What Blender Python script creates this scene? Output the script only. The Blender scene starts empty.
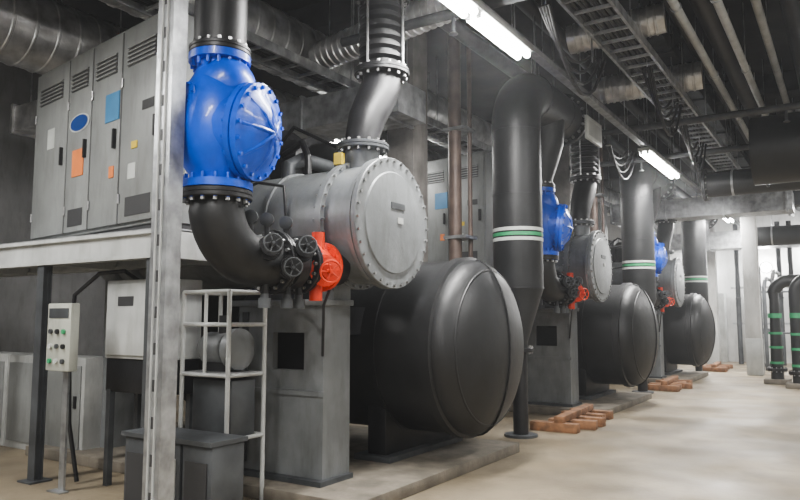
import bpy, bmesh, math, random
from mathutils import Vector, Matrix
random.seed(7)
S=5.8
COL=bpy.context.scene.collection

# ---------------- materials ----------------
def mat(name,c,rough=.5,metal=0.,var=.15,scale=6.,bump=.05,emit=None,bscale=None,c2=None,coat=0,grime=0):
    m=bpy.data.materials.new(name); m.use_nodes=True
    nt=m.node_tree; b=nt.nodes['Principled BSDF']
    b.inputs['Roughness'].default_value=rough; b.inputs['Metallic'].default_value=metal
    if coat: b.inputs['Coat Weight'].default_value=coat
    tc=nt.nodes.new('ShaderNodeTexCoord')
    n=nt.nodes.new('ShaderNodeTexNoise'); n.inputs['Scale'].default_value=scale; n.inputs['Detail'].default_value=6
    nt.links.new(tc.outputs['Object'],n.inputs['Vector'])
    r=nt.nodes.new('ShaderNodeValToRGB')
    d=c2 if c2 else tuple(x*(1-var) for x in c)
    l=tuple(min(1,x*(1+var)) for x in c) if not c2 else c
    r.color_ramp.elements[0].position=.35; r.color_ramp.elements[1].position=.68
    r.color_ramp.elements[0].color=(*d,1); r.color_ramp.elements[1].color=(*l,1)
    nt.links.new(n.outputs['Fac'],r.inputs['Fac']); out=r.outputs['Color']
    if grime:
        mp=nt.nodes.new('ShaderNodeMapping'); mp.inputs['Scale'].default_value=(5,5,1.2)
        nt.links.new(tc.outputs['Object'],mp.inputs['Vector'])
        g=nt.nodes.new('ShaderNodeTexNoise'); g.inputs['Scale'].default_value=1.6; g.inputs['Detail'].default_value=8; g.inputs['Roughness'].default_value=.7
        nt.links.new(mp.outputs['Vector'],g.inputs['Vector'])
        gr=nt.nodes.new('ShaderNodeMapRange'); gr.inputs['From Min'].default_value=.48; gr.inputs['From Max'].default_value=.72; gr.inputs['To Max'].default_value=grime
        nt.links.new(g.outputs['Fac'],gr.inputs['Value'])
        mx=nt.nodes.new('ShaderNodeMixRGB'); mx.inputs['Color2'].default_value=(c[0]*.38+.01,c[1]*.37+.01,c[2]*.34+.01,1)
        nt.links.new(gr.outputs['Result'],mx.inputs['Fac']); nt.links.new(out,mx.inputs['Color1']); out=mx.outputs['Color']
    nt.links.new(out,b.inputs['Base Color'])
    if bump:
        n2=nt.nodes.new('ShaderNodeTexNoise'); n2.inputs['Scale'].default_value=bscale or scale*6; n2.inputs['Detail'].default_value=4
        nt.links.new(tc.outputs['Object'],n2.inputs['Vector'])
        bp=nt.nodes.new('ShaderNodeBump'); bp.inputs['Strength'].default_value=bump*4; bp.inputs['Distance'].default_value=.01
        nt.links.new(n2.outputs['Fac'],bp.inputs['Height']); nt.links.new(bp.outputs['Normal'],b.inputs['Normal'])
    if emit:
        b.inputs['Emission Color'].default_value=(*emit[0],1); b.inputs['Emission Strength'].default_value=emit[1]
    return m
M=dict(
 black=mat('insulation_black',(.015,.0155,.0165),.47,0,.35,2.5,.08,bscale=9),
 blackm=mat('black_paint',(.012,.012,.0135),.43,0,.3,5,.04),
 grey=mat('machine_grey',(.19,.20,.205),.45,.1,.18,3,.05,grime=.5),
 greyd=mat('grey_dark',(.07,.075,.08),.5,.2,.3,4,.04),
 cab=mat('cabinet_grey',(.25,.26,.255),.5,.1,.15,2,.02,grime=.45),
 cabd=mat('cabinet_seam',(.04,.04,.042),.6,0,.1,4,0),
 lgrey=mat('light_grey_paint',(.42,.43,.42),.5,0,.15,3,.02,grime=.4),
 galv=mat('galvanised',(.38,.39,.40),.4,.7,.3,8,.05,grime=.4),
 foil=mat('foil_duct',(.6,.6,.6),.33,.75,.35,4,.15,bscale=12),
 blue=mat('valve_blue',(.003,.08,.58),.38,0,.2,5,.04,coat=.2),
 red=mat('valve_red',(.75,.06,.015),.42,0,.2,5,.04),
 steel=mat('bolt_steel',(.35,.35,.35),.4,.9,.2,10,0),
 green=mat('band_green',(.04,.28,.12),.5,0,.1,5,0),
 white=mat('band_white',(.5,.52,.5),.5,0,.1,5,0),
 orange=mat('sticker_orange',(.65,.2,.06),.5,0,.1,5,0),
 cyan=mat('sticker_blue',(.05,.2,.38),.5,0,.1,5,0),
 navy=mat('badge_navy',(.01,.05,.22),.4,0,.05,5,0),
 yellow=mat('tag_yellow',(.65,.48,.05),.5,0,.1,5,0),
 cream=mat('panel_cream',(.42,.43,.38),.5,0,.12,4,0,grime=.4),
 brown=mat('pipe_brown',(.12,.085,.07),.5,.2,.25,5,.04),
 wood=mat('timber',(.23,.115,.055),.75,0,.4,9,.1),
 conc=mat('concrete_column',(.17,.16,.15),.85,0,.25,4,.1,grime=.5),
 pad=mat('plinth_concrete',(.17,.15,.12),.85,0,.3,4,.1,grime=.5),
 tube=mat('tube_glow',(1,1,1),.5,0,0,1,0,emit=((1,.99,.97),45)),
)
def floor_mat():
    m=mat('floor_concrete',(.31,.255,.175),.5,0,.1,.9,.08,c2=(.17,.14,.098),bscale=25,grime=.75)
    nt=m.node_tree; b=nt.nodes['Principled BSDF']
    n=nt.nodes.new('ShaderNodeTexNoise'); n.inputs['Scale'].default_value=.7
    mr=nt.nodes.new('ShaderNodeMapRange'); mr.inputs['From Min'].default_value=.35; mr.inputs['From Max'].default_value=.65
    mr.inputs['To Min'].default_value=.32; mr.inputs['To Max'].default_value=.7
    tc=nt.nodes.new('ShaderNodeTexCoord'); nt.links.new(tc.outputs['Object'],n.inputs['Vector'])
    nt.links.new(n.outputs['Fac'],mr.inputs['Value']); nt.links.new(mr.outputs['Result'],b.inputs['Roughness'])
    for nd in nt.nodes:
        if nd.type=='MAPPING': nd.inputs['Scale'].default_value=(1.2,1.2,1.2)
    return m
M['floor']=floor_mat()
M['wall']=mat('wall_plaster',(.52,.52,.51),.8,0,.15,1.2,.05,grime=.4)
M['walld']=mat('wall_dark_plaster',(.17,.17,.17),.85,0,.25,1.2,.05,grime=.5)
M['ceil']=mat('ceiling_soffit',(.035,.036,.038),.9,0,.4,1.5,.1)

# ---------------- mesh builder ----------------
def frame(d):
    d=Vector(d).normalized()
    u=Vector((0,0,1)) if abs(d.z)<.9 else Vector((1,0,0))
    a=d.cross(u).normalized(); b=d.cross(a).normalized()
    return d,a,b
class B:
    def __init__(s): s.bm=bmesh.new(); s.mats=[]
    def mi(s,k):
        if k not in s.mats: s.mats.append(k)
        return s.mats.index(k)
    def box(s,c,size,m,rot=None,bev=0.):
        T=Matrix.Translation(Vector(c))
        if rot: T=T@rot
        r=bmesh.ops.create_cube(s.bm,size=1,matrix=T@Matrix.Diagonal((*size,1)))
        fs=set(f for v in r['verts'] for f in v.link_faces)
        if bev:
            es=list(set(e for f in fs for e in f.edges))
            o=bmesh.ops.bevel(s.bm,geom=es,offset=bev,segments=2,affect='EDGES',profile=.5)
            fs=set(f for v in o['verts'] for f in v.link_faces)|set(f for f in fs if f.is_valid)
        i=s.mi(m)
        for f in fs: f.material_index=i
    def b2(s,x0,x1,y0,y1,z0,z1,m,bev=0.):
        s.box(((x0+x1)/2,(y0+y1)/2,(z0+z1)/2),(abs(x1-x0),abs(y1-y0),abs(z1-z0)),m,bev=bev)
    def lathe(s,o,d,prof,m,n=40):
        d,a,b=frame(d); o=Vector(o); i=s.mi(m); rings=[]
        for t,r in prof:
            if r<1e-5: rings.append([s.bm.verts.new(o+d*t)])
            else: rings.append([s.bm.verts.new(o+d*t+(a*math.cos(2*math.pi*k/n)+b*math.sin(2*math.pi*k/n))*r) for k in range(n)])
        for q in range(len(rings)-1):
            A,C=rings[q],rings[q+1]
            for k in range(n):
                k2=(k+1)%n
                if len(A)==1 and len(C)==1: continue
                if len(A)==1: f=s.bm.faces.new((A[0],C[k],C[k2]))
                elif len(C)==1: f=s.bm.faces.new((A[k],A[k2],C[0]))
                else: f=s.bm.faces.new((A[k],A[k2],C[k2],C[k]))
                f.material_index=i
        for R in (rings[0],rings[-1]):
            if len(R)>1:
                f=s.bm.faces.new(R); f.material_index=i
    def cyl(s,p0,p1,r,m,n=20,r2=None):
        p0=Vector(p0);p1=Vector(p1);L=(p1-p0).length
        s.lathe(p0,p1-p0,[(0,r),(L,r if r2 is None else r2)],m,n)
    def bolts(s,o,d,R,num,r,h,m='steel'):
        d,a,b=frame(d); o=Vector(o)
        for k in range(num):
            t=2*math.pi*k/num
            p=o+(a*math.cos(t)+b*math.sin(t))*R
            s.cyl(p-d*h/2,p+d*h/2,r,m,6)
    def flange(s,o,d,R,th,m,nb=16,bm='steel'):
        o=Vector(o);dd=Vector(d).normalized()
        s.lathe(o-dd*th,dd,[(0,R-.005),(.005,R),(th-.004,R),(th-.002,R-.006),(th+.002,R-.006),(th+.004,R),(2*th-.005,R),(2*th,R-.005)],m,32)
        s.bolts(o,dd,R*.86,nb,R*.055+.002,th*2+.05,bm)
    def tube(s,pts,r,m,n=28,rads=None):
        pts=[Vector(p) for p in pts]; i=s.mi(m); rings=[]; pa=None
        for q,p in enumerate(pts):
            if q==0: d=pts[1]-p
            elif q==len(pts)-1: d=p-pts[q-1]
            else: d=(pts[q+1]-p).normalized()+(p-pts[q-1]).normalized()
            d.normalize()
            if pa is None: _,a,_=frame(d)
            else: a=(pa-d*pa.dot(d)).normalized()
            pa=a; b=d.cross(a); R=rads[q] if rads else r
            rings.append([s.bm.verts.new(p+(a*math.cos(2*math.pi*k/n)+b*math.sin(2*math.pi*k/n))*R) for k in range(n)])
        for A,C in zip(rings,rings[1:]):
            for k in range(n):
                f=s.bm.faces.new((A[k],A[(k+1)%n],C[(k+1)%n],C[k])); f.material_index=i
        for R in (rings[0],rings[-1]):
            f=s.bm.faces.new(R); f.material_index=i
    def torus(s,o,d,R,r,m,n=28):
        d,a,b=frame(d); o=Vector(o); i=s.mi(m); rings=[]
        for k in range(n):
            t=2*math.pi*k/n; u=a*math.cos(t)+b*math.sin(t)
            rings.append([s.bm.verts.new(o+u*(R+r*math.cos(2*math.pi*j/8))+d*r*math.sin(2*math.pi*j/8)) for j in range(8)])
        for k in range(n):
            A,C=rings[k],rings[(k+1)%n]
            for j in range(8):
                f=s.bm.faces.new((A[j],A[(j+1)%8],C[(j+1)%8],C[j])); f.material_index=i
    def wheel(s,o,d,R,m):
        s.torus(o,d,R,R*.1,m); dd,a,b=frame(d); o=Vector(o)
        for k in range(5):
            t=2*math.pi*k/5; s.cyl(o,o+(a*math.cos(t)+b*math.sin(t))*R,R*.07,m,6)
        s.cyl(o-dd*R*.3,o+dd*R*.3,R*.16,m,10)
    def make(s,name,loc=(0,0,0)):
        bmesh.ops.recalc_face_normals(s.bm,faces=s.bm.faces)
        me=bpy.data.meshes.new(name); s.bm.to_mesh(me); s.bm.free()
        for k in s.mats: me.materials.append(M[k])
        for p in me.polygons: p.use_smooth=True
        me.set_sharp_from_angle(angle=math.radians(32))
        o=bpy.data.objects.new(name,me); COL.objects.link(o); o.location=loc
        return o
def rep(o,ks):
    for k in ks:
        c=bpy.data.objects.new(o.name.split('.')[0],o.data); COL.objects.link(c)
        c.location=o.location+Vector((0,S*k,0)); c.rotation_euler=o.rotation_euler
def arc(c,u,v,R,a0,a1,n=12):
    c=Vector(c);u=Vector(u);v=Vector(v)
    return [c+u*R*math.cos(math.radians(a0+(a1-a0)*k/n))+v*R*math.sin(math.radians(a0+(a1-a0)*k/n)) for k in range(n+1)]

# ---------------- room ----------------
XL,XR,Y0,Y1,H=-10.5,2.6,-3.5,25.,5.5
b=B(); b.b2(XL,XR,Y0,Y1,-.2,0,'floor'); b.make('floor')
b=B(); b.b2(XL,XR,Y0,Y1,H,H+.2,'ceil'); b.make('ceiling')
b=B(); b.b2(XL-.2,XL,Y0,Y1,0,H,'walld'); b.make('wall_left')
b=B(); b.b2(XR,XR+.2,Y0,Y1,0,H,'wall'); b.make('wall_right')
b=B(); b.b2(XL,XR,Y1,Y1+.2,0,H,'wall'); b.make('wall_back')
b=B(); b.b2(XL,XR,Y0-.2,Y0,0,H,'wall'); b.make('wall_front')
for y in (1.5,7.0,13.2,19.):
    b=B(); b.b2(XL,XR,y-.2,y+.2,H-.35,H,'ceil',.02); b.make('ceiling_beam')

# ---------------- chiller ----------------
def chiller():
    b=B()
    ex,ey,ez,R=-3.06,6.06,1.13,.825
    dome=[(.0+.36*math.sin(math.radians(a)),R*math.cos(math.radians(a))) for a in range(0,91,9)]
    prof=[(-3.9,0),(-3.85,.4),(-3.7,.7),(-3.5,R)]+[(-2.4,R),(-2.4,R+.015),(-2.34,R+.015),(-2.34,R),(-.62,R),(-.62,R+.014),(-.58,R+.014),(-.58,R),(-.1,R),(-.09,R+.03),(0,R+.03),(.012,R)]+[(t+.02,r) for t,r in dome[:-1]]+[(.38,0)]
    b.lathe((ex,ey,ez),(1,0,0),prof,'black',64)
    b.torus((ex+.19,ey,ez),(1,0,0),R*.872,.012,'black',48)
    b.tube([(ex+.02+.362*math.cos(t)+.004,ey,ez+(R+.006)*math.sin(t)) for t in [math.radians(x) for x in range(-88,89,8)]],.008,'blackm',8)
    for x in (-3.75,-6.2):
        b.b2(x-.1,x+.1,ey-.62,ey+.62,.12,.72,'blackm',.01)
        b.b2(x-.2,x+.2,ey-.7,ey+.7,.1,.15,'greyd')
    cx,cy,cz,r=-3.18,4.85,2.19,.5
    b.lathe((cx,cy,cz),(1,0,0),[(-3.6,0),(-3.58,.3),(-3.45,r),(-2.9,r),(-2.9,r+.07),(-2.8,r+.07),(-2.8,r),(-1.0,r),(-1.0,r+.02),(-.97,r+.02),(-.97,r),(-.40,r),(-.40,r+.05),(-.34,r+.05),(-.34,r),(-.08,r),(-.08,r+.05),(-.045,r+.05),(-.043,r+.035),(-.037,r+.035),(-.035,r+.05),(0,r+.05),(.006,r+.044),(.008,r-.07),(.02,r-.08),(.03,r*.5),(.035,0)],'grey',64)
    b.bolts((cx-.03,cy,cz),(1,0,0),r+.022,32,.013,.11)
    b.bolts((cx-.37,cy,cz),(1,0,0),r+.028,32,.011,.11)
    b.box((cx+.035,cy+.02,cz+.14),(.012,.2,.05),'greyd')
    b.box((cx+.037,cy+.05,cz+.02),(.012,.08,.05),'lgrey')
    b.cyl((-3.5,cy,cz+.4),(-3.5,cy,cz+.68),.15,'grey',28)
    b.flange((-3.5,cy,cz+.68),(0,0,1),.23,.028,'greyd',14)
    b.tube([(-3.5,cy,cz+.7),(-3.5,cy,cz+.78),(-3.5,cy+.06,cz+.95),(-3.48,cy+.2,cz+1.2),(-3.47,cy+.25,cz+1.33),(-3.47,cy+.25,cz+1.4)],.15,'blackm',rads=[.15,.15,.165,.18,.175,.17])
    b.flange((-3.47,cy+.25,cz+1.42),(0,0,1),.25,.03,'blackm',14)
    z=cz+1.46; pr=[(0,.16)]
    for k in range(6): pr+=[(.05+k*.09,.16),(.07+k*.09,.21),(.1+k*.09,.21),(.12+k*.09,.16)]
    pr+=[(.64,.16)]
    b.lathe((-3.47,cy+.25,z),(0,0,1),pr,'blackm',28)
    b.flange((-3.47,cy+.25,z+.66),(0,0,1),.25,.03,'blackm',14)
    b.cyl((-3.47,cy+.25,z+.66),(-3.47,cy+.25,H-.001),.16,'blackm',28)
    b.bolts((-3.47,cy+.25,z+.33),(0,0,1),.225,4,.012,.8)
    b.b2(-3.62,-3.54,cy-.25,cy-.2,cz+.5,cz+.6,'yellow')
    b.cyl((-3.58,cy-.22,cz+.42),(-3.58,cy-.22,cz+.52),.015,'steel',8)
    b.tube([(-4.35,cy,cz+.45),(-4.35,cy,cz+.62),(-4.35,cy+.2,cz+.72),(-4.35,cy+.6,cz+.72)],.07,'greyd',16)
    co=(-5.35,5.75,3.0)
    b.lathe(co,(1,0,0),[(-.9,0),(-.9,.27),(-.5,.29),(-.48,.33),(-.42,.33),(-.4,.3),(0,.32),(.02,.47),(.1,.5),(.2,.47),(.24,.36),(.5,.3),(.52,.34),(.58,.34),(.6,.25),(.7,.2),(.7,0)],'blackm',40)
    b.bolts((co[0]-.45,co[1],co[2]),(1,0,0),.315,18,.012,.1)
    b.tube([(-4.72,5.75,3.0)]+arc((-4.65,5.75,2.6),(0,0,1),(1,0,0),.4,0,90,10)+[(-4.25,5.85,2.3),(-4.25,6.0,1.8)],.26,'black',28)
    b.flange((-4.25,5.78,2.42),(0,.2,-1),.30,.03,'blackm',14)
    b.tube([(-5.3,5.55,2.7),(-5.3,5.3,2.45),(-5.3,5.05,2.4)],.15,'grey',20)
    b.b2(-6.0,-5.5,5.4,6.1,1.8,2.8,'greyd',.02)
    X0,X1,YA,YB,ZT=-4.48,-3.54,4.42,4.74,1.5
    wx0,wx1,wz0,wz1=-4.08,-3.74,.98,1.28
    y0,y1=YA-.03,YA+.03
    b.b2(X0,wx0,y0,y1,.1,ZT,'grey'); b.b2(wx1,X1,y0,y1,.1,ZT,'grey')
    b.b2(wx0,wx1,y0,y1,wz1,ZT,'grey'); b.b2(wx0,wx1,y0,y1,.1,wz0,'grey')
    b.b2(X1-.05,X1,y1,YB,.1,ZT,'grey'); b.b2(X0,X0+.05,y1,YB,.1,ZT,'grey')
    b.b2(X0-.05,X1+.04,YA-.08,YB,ZT,ZT+.05,'grey',.008)
    b.b2(X0,X1,YB-.04,YB,.1,ZT,'cabd')
    b.b2(X0-.05,X1+.04,YA-.1,YB,.1,.14,'greyd')
    b.b2(X0+.06,X0+.12,y0-.02,y0,.2,ZT-.05,'greyd')
    b.b2(X0-.03,X1+.02,YA-.05,YA-.03,.78,.82,'grey')
    b.b2(-4.2,-4.05,cy-.38,cy-.12,ZT+.04,cz-.35,'grey')
    b.b2(-3.65,-3.53,cy-.35,cy-.12,ZT+.04,cz-.33,'grey')
    b.b2(-4.0,-3.8,cy-.15,ey-.6,1.25,1.5,'blackm')
    for x in (-6.4,): b.b2(x-.08,x+.08,cy-.4,cy+.35,.1,cz-.3,'grey')
    b.tube([(-3.54,4.38,1.1),(-3.47,4.30,1.5),(-3.4,4.36,1.75)],.012,'blackm',8)
    b.tube([(-4.6,4.4,2.5),(-4.2,4.3,2.55),(-3.95,4.35,2.5),(-3.9,4.33,2.2),(-3.9,4.3,1.6)],.014,'blackm',8)
    b.tube([(-5.2,5.3,2.9),(-4.6,5.2,3.3),(-4.0,5.15,3.0),(-3.9,5.2,2.6)],.02,'blackm',8)
    b.tube([(-4.9,5.4,3.1),(-4.4,5.1,3.1),(-4.2,4.95,2.9),(-4.15,4.9,2.6)],.035,'blackm',10)
    return b.make('water_chiller')
o=chiller(); rep(o,(1,2))
b=B(); b.b2(-7.2,-3.0,4.1,7.0,0,.1,'pad',.01); o=b.make('chiller_plinth'); rep(o,(1,2))

# ---------------- blue check valve + elbow ----------------
vx,vy=-3.5,3.2
def valve():
    b=B()
    prof=[(0,.235),(.05,.235),(.055,.17),(.1,.18),(.16,.225),(.25,.262),(.36,.285),(.46,.285),(.58,.262),(.68,.22),(.76,.175),(.82,.15),(.86,.15),(.865,.205),(.915,.205)]
    b.lathe((vx,vy,2.24),(0,0,1),prof,'blue',40)
    b.bolts((vx,vy,2.25),(0,0,1),.205,16,.014,.16,'blue')
    b.bolts((vx,vy,3.13),(0,0,1),.18,16,.013,.14,'blue')
    d=Vector((.92,.28,-.12)).normalized(); o=Vector((vx,vy,2.65))
    b.lathe(o,d,[(.0,.27),(.18,.26),(.22,.255),(.222,.32),(.26,.32),(.262,.305),(.27,.305),(.272,.32),(.31,.32),(.32,.25),(.36,.2),(.395,.12),(.41,0)],'blue',40)
    b.bolts(o+d*.266,d,.294,18,.014,.13,'blue')
    _,a,c=frame(d)
    for k in range(4):
        t=math.pi*k/4; u=a*math.cos(t)+c*math.sin(t)
        b.tube([o+d*.31-u*.25,o+d*.385-u*.14,o+d*.42,o+d*.385+u*.14,o+d*.31+u*.25],.016,'blue',8)
    b.lathe((vx,vy,2.92),(.8,.2,.35),[(0,.2),(.14,.19),(.2,.15),(.24,.08),(.25,0)],'blue',28)
    b.flange((vx-.02,vy-.24,2.84),(0,1,0),.075,.018,'blue',6,'blue')
    b.cyl((vx-.02,vy-.23,2.84),(vx-.02,vy,2.84),.055,'blue',16)
    return b.make('check_valve')
o=valve(); rep(o,(1,2))
def elbow():
    b=B(); zc=1.80; r=.165
    b.flange((vx,vy,2.205),(0,0,1),.235,.03,'blackm',16)
    pts=[(vx,vy,2.2),(vx,vy,2.16)]+arc((vx,vy+.36,zc+.36),(0,-1,0),(0,0,-1),.36,0,90,12)+[(vx,3.75,zc)]
    b.tube(pts,.18,'black',32)
    b.flange((vx,3.74,zc),(0,1,0),.235,.028,'blackm',16)
    b.lathe((vx,3.76,zc),(0,1,0),[(0,.15),(.08,.15),(.1,.19),(.2,.19),(.22,.15),(.3,.15)],'blackm',28)
    b.flange((vx,4.04,zc),(0,1,0),.22,.025,'blackm',16)
    b.cyl((vx,4.34,zc),(vx,4.5,zc),.14,'blackm',24)
    for (y,dx,dz) in ((3.58,.2,.1),(3.78,.22,-.06),(3.93,.18,.12)):
        p=Vector((vx+.1,y,zc+dz*.6)); d=Vector((.7,-.55,dz)).normalized()
        b.lathe(p,d,[(0,.05),(.1,.05),(.1,.085),(.13,.085),(.13,.05),(.2,.045),(.2,.075),(.225,.075),(.225,.02),(.3,.02),(.3,0)],'blackm',16)
        b.wheel(p+d*.29,d,.062,'greyd')
    for y in (3.5,3.66,3.86):
        b.cyl((vx+.02,y,zc+.1),(vx+.02,y,zc+.32),.022,'blackm',10)
        b.lathe((vx+.02,y,zc+.3),(.55,-.83,0),[(-.02,0),(-.02,.05),(.02,.05),(.025,.04),(.025,0)],'greyd',16)
    for y in (3.62,3.85,3.98):
        b.cyl((vx+.05,y,zc-.1),(vx+.05,y,zc-.33),.028,'blackm',10)
        b.lathe((vx+.05,y,zc-.33),(0,0,1),[(0,0),(0,.045),(.07,.045),(.07,.03),(.1,.03)],'greyd',14)
    return b.make('condenser_water_pipe')
o=elbow(); rep(o,(1,2))
b=B()
b.lathe((-3.5,4.09,1.8),(0,1,0),[(0,.14),(0,.195),(.035,.195),(.04,.14),(.09,.16),(.15,.16),(.2,.14),(.205,.195),(.24,.195),(.24,.14)],'red',28)
b.bolts((-3.5,4.11,1.8),(0,1,0),.17,12,.012,.07,'red'); b.bolts((-3.5,4.31,1.8),(0,1,0),.17,12,.012,.07,'red')
d=Vector((.75,-.45,-.10)).normalized(); p=Vector((-3.5,4.22,1.78))
b.lathe(p,d,[(.1,.085),(.2,.085),(.2,.12),(.24,.12),(.25,.06),(.30,.05),(.30,0)],'red',24); b.bolts(p+d*.22,d,.1,8,.01,.06,'red')
b.cyl(p+d*.28,p+d*.38,.015,'red',8); b.wheel(p+d*.36,d,.08,'red')
b.cyl((-3.45,4.2,1.92),(-3.45,4.2,2.06),.05,'red',14)
b.cyl((-3.42,4.14,1.68),(-3.42,4.14,1.53),.05,'red',14)
o=b.make('gate_valve'); rep(o,(1,2))
b=B()
b.flange((vx,vy,3.185),(0,0,1),.205,.027,'blackm',16)
b.cyl((vx,vy,3.16),(vx,vy,H-.001),.175,'black',32)
b.flange((vx,vy,3.85),(0,0,1),.23,.03,'blackm',16)
b.make('riser_pipe')

# ---------------- big insulated header pipes ----------------
b=B(); lx,ly,zt=-3.38,7.93,3.76; R=.5; yb=vy+S; RR=.3
path=[(lx,ly,1.0),(lx,ly,1.12),(lx,ly,1.72),(lx,ly,1.78),(lx,ly,zt)]
rads=[.1,.1,.29,RR,RR]
a=arc((lx,ly+R,zt),(0,-1,0),(0,0,1),R,0,90,12)[1:]; path+=a; rads+=[RR]*len(a)
path+=[(lx,yb+.62,zt+R)]; rads+=[RR]
b.tube(path,.3,'black',40,rads)
b.flange((lx,yb+.64,zt+R),(0,1,0),.38,.03,'blackm',18)
for y in (8.45,yb+.3): b.cyl((lx,y-.012,zt+R),(lx,y+.012,zt+R),RR+.006,'blackm',40)
b.tube([(lx-.02,yb,zt+R-.1),(lx-.04,yb,3.8),(vx,yb,3.55),(vx,yb,3.28),(vx,yb,3.17)],.3,'black',36,[.26,.26,.26,.175,.175])
b.flange((vx,yb,3.185),(0,0,1),.205,.027,'blackm',16)
for z,m in ((2.46,'white'),(2.40,'green'),(2.34,'white')):
    b.cyl((lx,ly,z-.02),(lx,ly,z+.02),RR+.005,m,40)
for z in (1.76,2.9,3.7): b.cyl((lx,ly,z-.012),(lx,ly,z+.012),RR+.004,'blackm',40)
b.flange((lx,ly,1.02),(0,0,1),.17,.025,'blackm',10)
b.cyl((lx,ly,0.001),(lx,ly,1.0),.09,'blackm',20); b.cyl((lx,ly,0.001),(lx,ly,.03),.2,'greyd',20)
for y in (8.6,9.3): b.cyl((lx,y,zt+R+.28),(lx,y,H-.001),.015,'galv',8)
o=b.make('insulated_header_pipe'); rep(o,(1,2))

# ---------------- platform & control cabinets ----------------
def platform():
    b=B(); x0,x1,ya,yb=-9.2,-4.35,3.45,4.25; zb,zt=1.86,2.08
    for y in (ya,yb-.1):
        b.b2(x0,x1,y,y+.1,zt-.03,zt,'lgrey'); b.b2(x0,x1,y,y+.1,zb,zb+.03,'lgrey'); b.b2(x0,x1,y+.035,y+.06,zb,zt,'lgrey')
    for x in (x0,-7.5,-5.99,x1-.08): b.b2(x,x+.08,ya+.1,yb-.08,zb,zt-.01,'lgrey')
    b.b2(x0,x1,ya+.02,yb-.02,zt,zt+.012,'galv')
    for x in (-9.0,-7.4,-5.99,-4.5):
        b.b2(x-.05,x+.05,ya+.02,ya+.032,0.001,zb,'greyd'); b.b2(x-.05,x+.05,ya+.09,ya+.1,0.001,zb,'greyd'); b.b2(x-.006,x+.006,ya+.03,ya+.09,0.001,zb,'greyd')
        b.b2(x-.1,x+.1,ya-.04,ya+.16,0.001,.015,'greyd')
    return b.make('steel_platform')
o=platform(); rep(o,(1,2))
def cabinet():
    b=B(); W,Hh,D=2.42,1.80,.34
    b.b2(-W,0,0.02,D,0.06,Hh,'cab',.01); b.b2(-W+.02,-.02,.04,D-.02,0,.06,'cabd')
    edges=[0,-.66,-1.2,-1.68,-2.42]
    for i in range(4):
        a,c=edges[i],edges[i+1]
        b.b2(c+.012,a-.012,-.012,.02,.09,Hh-.04,'cab',.008)
        b.b2(c-.012,c+.012,-.004,.02,.09,Hh-.04,'cabd')
        w=a-c; cx=(a+c)/2
        b.b2(cx-w*.34,cx+w*.34,-.016,-.01,Hh-.38,Hh-.2,'cabd')
        for k in range(5): b.b2(cx-w*.34,cx+w*.34,-.03,-.012,Hh-.37+k*.037,Hh-.358+k*.037,'cab')
        b.b2(a-.09,a-.065,-.04,-.012,.75,.92,'blackm')
        for z in (.3,1.3): b.cyl((c+.03,-.02,z-.04),(c+.03,-.02,z+.04),.01,'steel',8)
        if i in(0,2): b.b2(cx-w*.3,cx+w*.3,-.016,-.01,.14,.3,'cabd')
    n=24
    for sc,yy,mi in ((1,-.018,b.mi('white')),(.86,-.022,b.mi('navy'))):
        vs=[b.bm.verts.new((-1.42+.2*sc*math.cos(2*math.pi*k/n),yy,1.1+.085*sc*math.sin(2*math.pi*k/n))) for k in range(n)]
        f=b.bm.faces.new(vs); f.material_index=mi
    b.b2(-1.53,-1.31,-.02,-.012,.6,.85,'orange')
    b.b2(-.92,-.68,-.02,-.012,1.0,1.25,'cyan')
    b.b2(-.82,-.74,-.02,-.012,.5,.6,'orange'); b.b2(-.45,-.36,-.02,-.012,.7,.76,'yellow')
    b.b2(-.3,-.12,-.016,-.012,1.0,1.08,'blackm')
    b.b2(-2.1,-1.95,-.016,-.012,.95,1.15,'white'); b.b2(-.5,-.38,-.016,-.012,.45,.58,'white')
    return b.make('control_cabinet',(-4.5,3.54,2.095))
o=cabinet(); o.rotation_euler=(0,0,math.radians(-8)); rep(o,(1,2))

b=B(); b.b2(-5.39,-4.62,3.72,4.1,1.06,1.72,'lgrey',.012); b.b2(-5.36,-4.65,3.7,3.72,1.09,1.69,'lgrey',.008)
b.b2(-5.39,-4.62,3.74,4.08,.78,1.06,'blackm',.01)
for x in (-5.34,-4.67):
    for y in (3.76,4.04): b.b2(x-.025,x+.025,y-.025,y+.025,0.001,.8,'greyd')
b.b2(-4.72,-4.69,3.685,3.70,1.3,1.45,'blackm'); b.b2(-5.2,-5.0,3.695,3.70,1.5,1.58,'cabd')
b.cyl((-5.0,3.9,1.72),(-5.0,3.9,1.84),.04,'galv',12)
b.tube([(-5.2,3.9,1.72),(-5.2,3.75,1.8),(-5.4,3.65,1.78),(-5.7,3.62,1.6),(-5.75,3.62,1.2),(-5.7,3.62,.5),(-5.6,3.65,.02)],.018,'blackm',8)
o=b.make('starter_box'); rep(o,(1,2))
b=B(); b.b2(-5.63,-5.3,3.34,3.42,.97,1.52,'cream',.01)
b.b2(-5.6,-5.33,3.335,3.34,1.4,1.48,'greyd')
for i in range(3):
    for k in range(3):
        b.cyl((-5.56+i*.09,3.345,1.05+k*.12),(-5.56+i*.09,3.32,1.05+k*.12),.02,['green','white','greyd','blackm'][(i+k)%4],12)
b.b2(-5.50,-5.43,3.42,3.44,0.001,1.4,'galv'); b.b2(-5.56,-5.38,3.36,3.44,0.001,.012,'galv')
b.make('push_button_station')
b=B()
for k in range(3):
    x=-8.6+k*.72; b.b2(x,x+.7,4.6-.35,4.6-.02,0.001,1.0,'lgrey',.012); b.b2(x+.05,x+.65,4.235,4.25,.08,.92,'cab',.005); b.b2(x+.56,x+.6,4.22,4.235,.5,.62,'blackm')
b.make('low_switch_cabinet')
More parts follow.
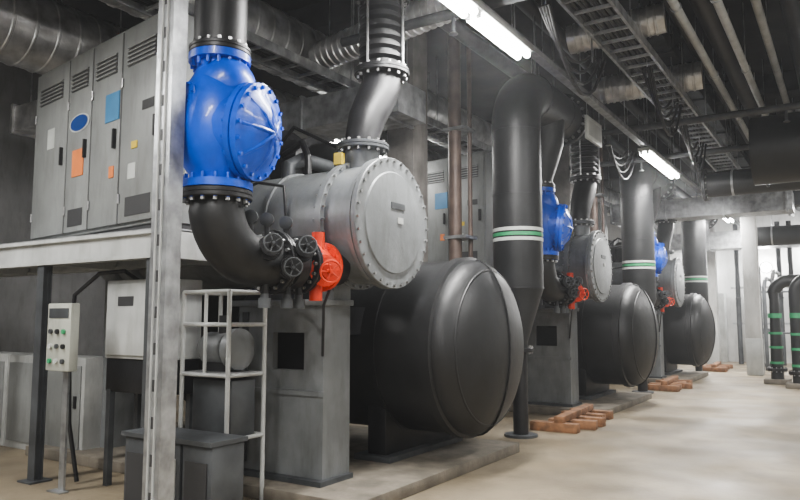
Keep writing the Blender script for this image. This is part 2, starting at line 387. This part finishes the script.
b=B(); X=(-4.40,-3.9);Y=(3.72,4.1)
for x in X:
    for y in Y: b.cyl((x,y,0.001),(x,y,1.6),.018,'lgrey',12)
for z in (1.6,1.35,.97,.5):
    for y in Y: b.cyl((X[0],y,z),(X[1],y,z),.016,'lgrey',12)
    for x in X: b.cyl((x,Y[0],z),(x,Y[1],z),.016,'lgrey',12)
b.cyl((-4.15,3.72,.97),(-4.15,3.72,1.6),.014,'lgrey',10)
b.b2(-4.38,-3.92,3.74,4.08,.97,.99,'galv'); 
b.lathe((-4.34,3.92,1.16),(1,0,0),[(0,0),(0,.11),(.03,.13),(.25,.13),(.26,.09),(.3,.09),(.3,.16),(.36,.16),(.38,.1),(.40,0)],'grey',24)
b.b2(-4.3,-4.05,3.84,4.0,.985,1.06,'blackm')
b.b2(-4.37,-3.94,3.8,4.05,.50,.93,'greyd',.01); b.cyl((-4.15,3.92,1.27),(-4.15,3.92,1.42),.05,'blackm',14)
b.make('dosing_pump_frame')
b=B(); 
for k in range(3): b.b2(-4.5+k*.31,-4.21+k*.31,3.3,3.6,.02,.55,'greyd',.015); b.b2(-4.46+k*.31,-4.25+k*.31,3.29,3.3,.1,.44,'lgrey' if k==1 else 'cabd')
b.b2(-4.52,-3.58,3.28,3.62,0.001,.03,'blackm'); b.b2(-4.52,-3.58,3.28,3.62,.55,.58,'greyd')
b.make('battery_rack')

# ---------------- steel upright in front ----------------
b=B(); px,py=-3.55,2.86
b.b2(px-.075,px+.075,py-.07,py-.06,0.001,H-.001,'galv'); b.b2(px-.075,px-.065,py-.06,py+.04,0.001,H-.001,'galv'); b.b2(px+.065,px+.075,py-.06,py+.04,0.001,H-.001,'galv')
b.b2(px-.03,px-.02,py-.08,py-.07,0.001,H-.001,'lgrey'); b.b2(px+.02,px+.03,py-.08,py-.07,0.001,H-.001,'lgrey')
k=.3
while k<H-.1: b.b2(px-.012,px+.012,py-.073,py-.069,k,k+.07,'cabd'); k+=.22
b.b2(px-.14,px+.14,py-.14,py+.1,0.001,.015,'galv')
b.make('strut_column')

b=B(); b.b2(-4.85,-4.45,7.24,7.6,0.001,H-.001,'conc',.02); o=b.make('concrete_column'); rep(o,(1,2))
b=B(); b.cyl((-4.2,7.85,0.001),(-4.2,7.85,H-.001),.085,'brown',20); b.cyl((-4.06,8.0,0.001),(-4.06,8.0,H-.001),.03,'brown',14)
for z in (1.,2.4,3.8): b.b2(-4.32,-4.0,7.75,8.08,z,z+.04,'galv')
o=b.make('fire_main_pipe'); rep(o,(1,))

# ---------------- lights ----------------
def fixture(x,y0,y1,z,power=120,name='fluorescent_or_fill_light'):  # builds the aisle strip lights and the added fill fixtures
    b=B(); b.b2(x-.1,x+.1,y0,y1,z+.05,z+.11,'lgrey',.01)
    for dx in (-.05,.05):
        n=2; L=(y1-y0)/n
        for k in range(n):
            b.cyl((x+dx,y0+k*L+.05,z+.02),(x+dx,y0+(k+1)*L-.05,z+.02),.034,'tube',12)
            for e in (y0+k*L+.02,y0+(k+1)*L-.05): b.b2(x+dx-.02,x+dx+.02,e,e+.03,z,z+.06,'lgrey')
    for y in (y0+.3,y1-.3): b.cyl((x,y,z+.1),(x,y,H-.001),.006,'galv',6)
    o=b.make(name)
    l=bpy.data.lights.new('tube_or_fill_lamp','AREA'); l.shape='RECTANGLE'; l.size=.2; l.size_y=y1-y0; l.energy=power; l.color=(1,.985,.96)
    lo=bpy.data.objects.new('tube_or_fill_lamp',l); COL.objects.link(lo); lo.parent=o; lo.location=(x,(y0+y1)/2,z-.02)
for y,p in ((4.1,190),(11.3,220),(18.5,300)): fixture(-2.64,y,y+2.34,4.0,p)
for y,p in ((-2.4,120),(4.6,120),(14.,230),(20.2,350)): fixture(.6,y,y+2.34,4.2,p)  # added fill row, out of view, to brighten the front surfaces
fixture(-2.2,-1.2,1.14,4.2,160)  # added fill fixture overhead by the camera, out of view
fixture(-6.3,-.2,2.14,3.9,170)  # added fill fixture beyond the left edge of view
for y in (8.0,14.,20.): fixture(-6.65,y,y+2.34,4.1,80)  # added fill row above the machines, put in for extra light
b=B(); b.b2(-2.69,-2.59,1.2,24.9,4.12,4.18,'galv'); 
for k in range(12): b.cyl((-2.64,2.2+k*2,4.18),(-2.64,2.2+k*2,H-.001),.008,'galv',6)
b.make('lighting_trunking')
for x,z in ((-2.2,3.0),(-4.2,2.95),(-.9,3.3)):
    b=B(); b.lathe((x,Y1-.001,z),(0,-1,0),[(0,0),(0,.16),(.05,.16),(.05,.14)],'lgrey',24); b.lathe((x,Y1-.05,z),(0,-1,0),[(0,.14),(.06,.13),(.12,.08),(.14,0)],'tube',24)
    o=b.make('wall_lamp')
    l=bpy.data.lights.new('bulb','POINT'); l.energy=150; l.shadow_soft_size=.12; lo=bpy.data.objects.new('bulb',l); COL.objects.link(lo); lo.parent=o; lo.location=(x,Y1-.4,z)

# ---------------- ceiling services ----------------
def spiral(name,p0,p1,r,m='foil',step=.25,hang=True):
    b=B(); p0=Vector(p0);p1=Vector(p1); L=(p1-p0).length; pr=[(0,r)]; t=step; q=min(.02,step*.2)
    while t<L-.05: pr+=[(t-q,r),(t-q/2,r+.012),(t+q/2,r+.012),(t+q,r)]; t+=step
    pr+=[(L,r)]; b.lathe(p0,p1-p0,pr,m,32)
    if hang:
        n=max(2,int(L/2.5))
        for k in range(n):
            q=p0.lerp(p1,(k+.5)/n)
            b.cyl((q.x,q.y,q.z+r*.9),(q.x,q.y,H-.001),.01,'galv',6)
    return b.make(name)
spiral('spiral_air_duct',(-5.75,.5,4.75),(-5.75,24.5,4.75),.36)
spiral('spiral_air_duct',(-7.6,.5,4.6),(-7.6,24.5,4.6),.42)
spiral('flexible_air_duct',(-3.0,9.95,4.70),(-1.55,10.1,4.72),.19,step=.09)
spiral('flexible_air_duct',(-2.6,7.7,4.62),(-1.55,7.8,4.68),.16,step=.08)
spiral('flexible_air_duct',(-5.2,6.3,4.5),(-3.0,6.1,4.66),.17,step=.09)
spiral('insulated_air_duct',(-1.1,11.4,3.85),(2.55,11.4,3.85),.5,'black',.9)
def rduct(name,x0,x1,y0,y1,z0,z1,m='galv',step=1.2):
    b=B(); b.b2(x0,x1,y0,y1,z0,z1,m)
    if x1-x0>y1-y0:
        t=x0
        while t<=x1: b.b2(t-.02,t+.02,y0-.03,y1+.03,z0-.03,z1+.03,m); t+=step
    else:
        t=y0
        while t<=y1: b.b2(x0-.03,x1+.03,t-.02,t+.02,z0-.03,z1+.03,m); t+=step
    for x in (x0+.2,x1-.2) if x1-x0>.5 else (x0,x1):
        for y in (y0+.1,y1-.1): b.cyl((x,y,z0),(x,y,H-.001),.01,'galv',6)
    return b.make(name)
rduct('rectangular_air_duct',-10.3,-4.1,6.35,6.95,3.68,4.06)
rduct('rectangular_air_duct',-4.6,-.9,16.3,17.0,3.62,4.04,'galv')
rduct('rectangular_air_duct',-4.6,1.8,22.0,22.7,3.4,3.9,'galv')
rduct('rectangular_air_duct',-2.3,2.4,17.7,18.1,3.9,4.22,'greyd')
rduct('rectangular_air_duct',-2.1,-1.8,2.2,18.9,4.9,5.08,'greyd')
rduct('rectangular_air_duct',-8.9,-6.7,4.7,5.5,3.78,4.1,'foil')
rduct('rectangular_air_duct',-.55,.1,12.6,24.,4.3,4.75,'galv')
for (x0,y,z,r) in ((-2.25,14.4,3.95,.24),(-2.1,20.2,3.5,.25)):
    b=B()
    b.tube([(2.58,y,z),(x0+r*1.5,y,z),(x0,y,z)],r,'black',28)
    b.flange((x0+.01,y,z),(1,0,0),r+.07,.03,'blackm',14)
    for x in (x0+.5,x0+2.0,x0+3.4):
        b.cyl((x-.02,y,z),(x+.02,y,z),r+.008,'galv',28); b.cyl((x,y,z+r),(x,y,H-.001),.01,'galv',6)
    b.make('insulated_branch_pipe')
for x in (-1.36,-.98):
    b=B(); b.cyl((x,-3.4,4.6),(x,24.9,4.6),.045,'lgrey',16)
    k=-2.2
    while k<25: b.torus((x,k,4.6),(0,1,0),.05,.01,'galv',16); b.cyl((x,k,4.65),(x,k,H-.001),.006,'galv',6); k+=2.4
    b.make('ceiling_water_pipe')
for x,z,r,m in ((-2.98,5.02,.09,'blackm'),(-3.95,4.98,.1,'greyd'),(-.4,5.0,.1,'blackm'),(-.72,4.95,.05,'lgrey'),(-2.85,4.42,.035,'greyd'),(-2.95,4.42,.025,'lgrey'),(-1.58,5.0,.06,'blackm'),(-2.4,4.95,.12,'blackm'),(-1.17,4.85,.14,'black')):
    b=B(); b.cyl((x,-3.4,z),(x,24.9,z),r,m,16)
    k=-2.1
    while k<25: b.cyl((x,k,z+r*.8),(x,k,H-.001),.006,'galv',6); k+=2.4
    b.make('ceiling_pipe')
def ladder(x0,x1,z,ya,yb,n,nm='cable_ladder'):
    b=B()
    for x in (x0,x1): b.b2(x-.015,x+.015,ya,yb,z,z+.1,'galv')
    k=ya+.1
    while k<yb-.1: b.b2(x0,x1,k,k+.03,z+.02,z+.05,'galv'); k+=.3
    for i in range(n): 
        xx=x0+.05+i*(x1-x0-.1)/(n-1); pts=[]; y=ya+.1
        while y<yb: pts.append((xx+random.uniform(-.012,.012),y,z+.075+random.uniform(0,.01))); y+=.6
        b.tube(pts,.024,random.choice(['blackm','greyd','blackm']),8)
    k=ya+.7
    while k<yb:
        for x in (x0,x1): b.cyl((x,k,z+.1),(x,k,H-.001),.008,'galv',6)
        k+=2.7
    return b.make(nm)
ladder(-5.28,-4.94,4.16,.5,24.4,5)
ladder(-2.15,-1.75,4.35,1.,18.9,7)
for y,z in ((10.6,4.24),(12.6,4.2),(5.6,4.25)):
    b=B(); b.cyl((-4.3,y,z),(2.2,y,z),.05,'greyd',16)
    for x in (-4.1,-1.6,.35,2.1): b.cyl((x,y,z),(x,y,H-.001),.008,'galv',6)
    for x in (-3.0,-.6,1.2):
        b.cyl((x,y,z),(x,y,z-.18),.02,'greyd',10); b.lathe((x,y,z-.18),(0,0,-1),[(0,.02),(.02,.045),(.025,.045),(.03,0)],'steel',12)
    b.make('sprinkler_branch_pipe')
for (x,y) in ((-2.0,10.75),(-2.3,6.0),(-3.15,10.75),(-1.2,12.75),(-1.9,8.2)):
    b=B()
    for k in range(4):
        s=.25+.12*k; L=1.5+.08*k
        b.tube([(x+.03*k,y+L*t/8,4.30-s*(1-((t-4)/4)**2)) for t in range(9)],.018,'blackm',8)
    for yy in (y+.05,y+1.45): b.cyl((x+.04,yy,4.2),(x+.04,yy,H-.001),.008,'galv',6)
    b.make('hanging_cable_bundle')
b=B(); b.b2(-2.86,-2.82,9.0,9.65,3.78,4.1,'white',.01); b.b2(-2.82,-2.815,9.06,9.59,3.84,4.04,'lgrey')
for y in (9.05,9.6): b.cyl((-2.84,y,4.1),(-2.84,y,4.4),.006,'galv',6)
b.make('hanging_sign')

# ---------------- far right details ----------------
for (x,y) in ((-1.40,17.2),(-.93,16.3)):
    b=B()
    b.tube([(x,y,.001),(x,y,1.9)]+[tuple(p) for p in arc((x+.3,y,1.9),(-1,0,0),(0,0,1),.3,0,90,8)]+[(2.55,y,2.2)],.13,'black',24)
    for z,m in ((1.45,'green'),): b.cyl((x,y,z-.05),(x,y,z+.05),.136,m,24)
    b.flange((x,y,.3),(0,0,1),.2,.03,'blackm',12)
    for zz in (.42,.75,1.05): b.cyl((x,y,zz),(x,y,zz+.05),.137,'green',24)
    b.b2(x-.25,x+.25,y-.25,y+.25,0.001,.1,'pad',.01)
    b.make('pump_riser_pipe')
for x,y in ((-2.05,19.4),(-3.6,23.4)):
    b=B(); b.b2(x-.17,x+.17,y-.17,y+.17,0.001,H-.001,'wall',.02); b.b2(x-.18,x+.18,y-.18,y+.18,0.001,.9,'lgrey',.02); b.make('square_column')
b=B()
for i,x in enumerate((-2.9,-2.65,-1.75,-1.45,-.95)):
    b.cyl((x,23.8,0.001),(x,23.8,4.3),.07,['greyd','lgrey','greyd','blackm','lgrey'][i],14)
    b.torus((x,23.8,2.0),(0,0,1),.075,.02,'greyd',16)
for z in (1.2,2.3,3.5): b.b2(-3.1,-.7,23.85,23.95,z,z+.06,'galv')
b.make('vertical_pipe_rack')
b=B()
for i,x in enumerate((-1.95,-1.75,-.6,-.4)):
    b.tube([(x,21.2+i*.1,.001),(x,21.2+i*.1,2.2+i*.2),(x+.02,21.4,2.4+i*.2),(x,22.,2.5+i*.2),(x,23.5,2.5+i*.2)],.05,['greyd','blackm','greyd','blackm'][i],12)
for x in (-2.05,-.3): b.cyl((x,21.3,.001),(x,21.3,2.8),.03,'greyd',10)
b.cyl((-2.05,21.3,2.1),(-.3,21.3,2.1),.025,'greyd',10); b.cyl((-2.05,21.3,1.0),(-.3,21.3,1.0),.025,'greyd',10)
b.make('small_bore_pipe_rack')
b=B(); b.b2(-2.5,-1.9,22.9,23.3,0.001,1.1,'greyd',.02); b.b2(-2.45,-1.95,22.88,22.9,.1,1.0,'lgrey'); b.make('floor_cabinet')
b=B(); b.b2(-5.2,-3.4,24.5,24.95,0.001,2.2,'lgrey',.02)
for x in (-4.6,-4.0): b.b2(x-.01,x+.01,24.49,24.5,.05,2.15,'cabd')
b.make('electrical_cabinet')
b=B(); b.b2(-.8,.2,Y1-.052,Y1-.002,0.001,2.1,'greyd',.01); b.b2(-.86,.26,Y1-.03,Y1-.002,0.001,2.16,'lgrey'); b.cyl((-.7,Y1-.1,1.0),(-.7,Y1-.05,1.0),.03,'steel',12); b.make('door_1')
for Y in (S,2*S,3*S):
    b=B()
    for k in range(5):
        x=-3.12+random.uniform(-.1,.1); y=Y+2.7+k*.36
        b.box((x,y,.056),(.6,.14,.11),'wood',Matrix.Rotation(random.uniform(-.25,.25),4,'Z'),.008)
    b.box((-3.15,Y+3.4,.15),(.12,1.5,.08),'wood',Matrix.Rotation(.06,4,'Z'),.008)
    b.make('timber_sleeper_stack')

# ---------------- world & camera ----------------
w=bpy.data.worlds.new('World'); bpy.context.scene.world=w; w.use_nodes=True
nt=w.node_tree
nt.nodes['Background'].inputs[0].default_value=(.5,.52,.55,1); nt.nodes['Background'].inputs[1].default_value=.2
vs=nt.nodes.new('ShaderNodeVolumeScatter'); vs.inputs['Density'].default_value=.004; vs.inputs['Anisotropy'].default_value=.3; vs.inputs['Color'].default_value=(.95,.97,1,1)
nt.links.new(vs.outputs[0],nt.nodes['World Output'].inputs['Volume'])
bpy.context.scene.view_settings.look='AgX - Medium High Contrast'
cam=bpy.data.cameras.new('camera'); cam.lens=31.5; cam.sensor_width=36; co=bpy.data.objects.new('camera',cam); COL.objects.link(co)
co.location=(0,0,1.4); co.rotation_euler=(math.radians(95.55),0,math.radians(32.7))
bpy.context.scene.camera=co
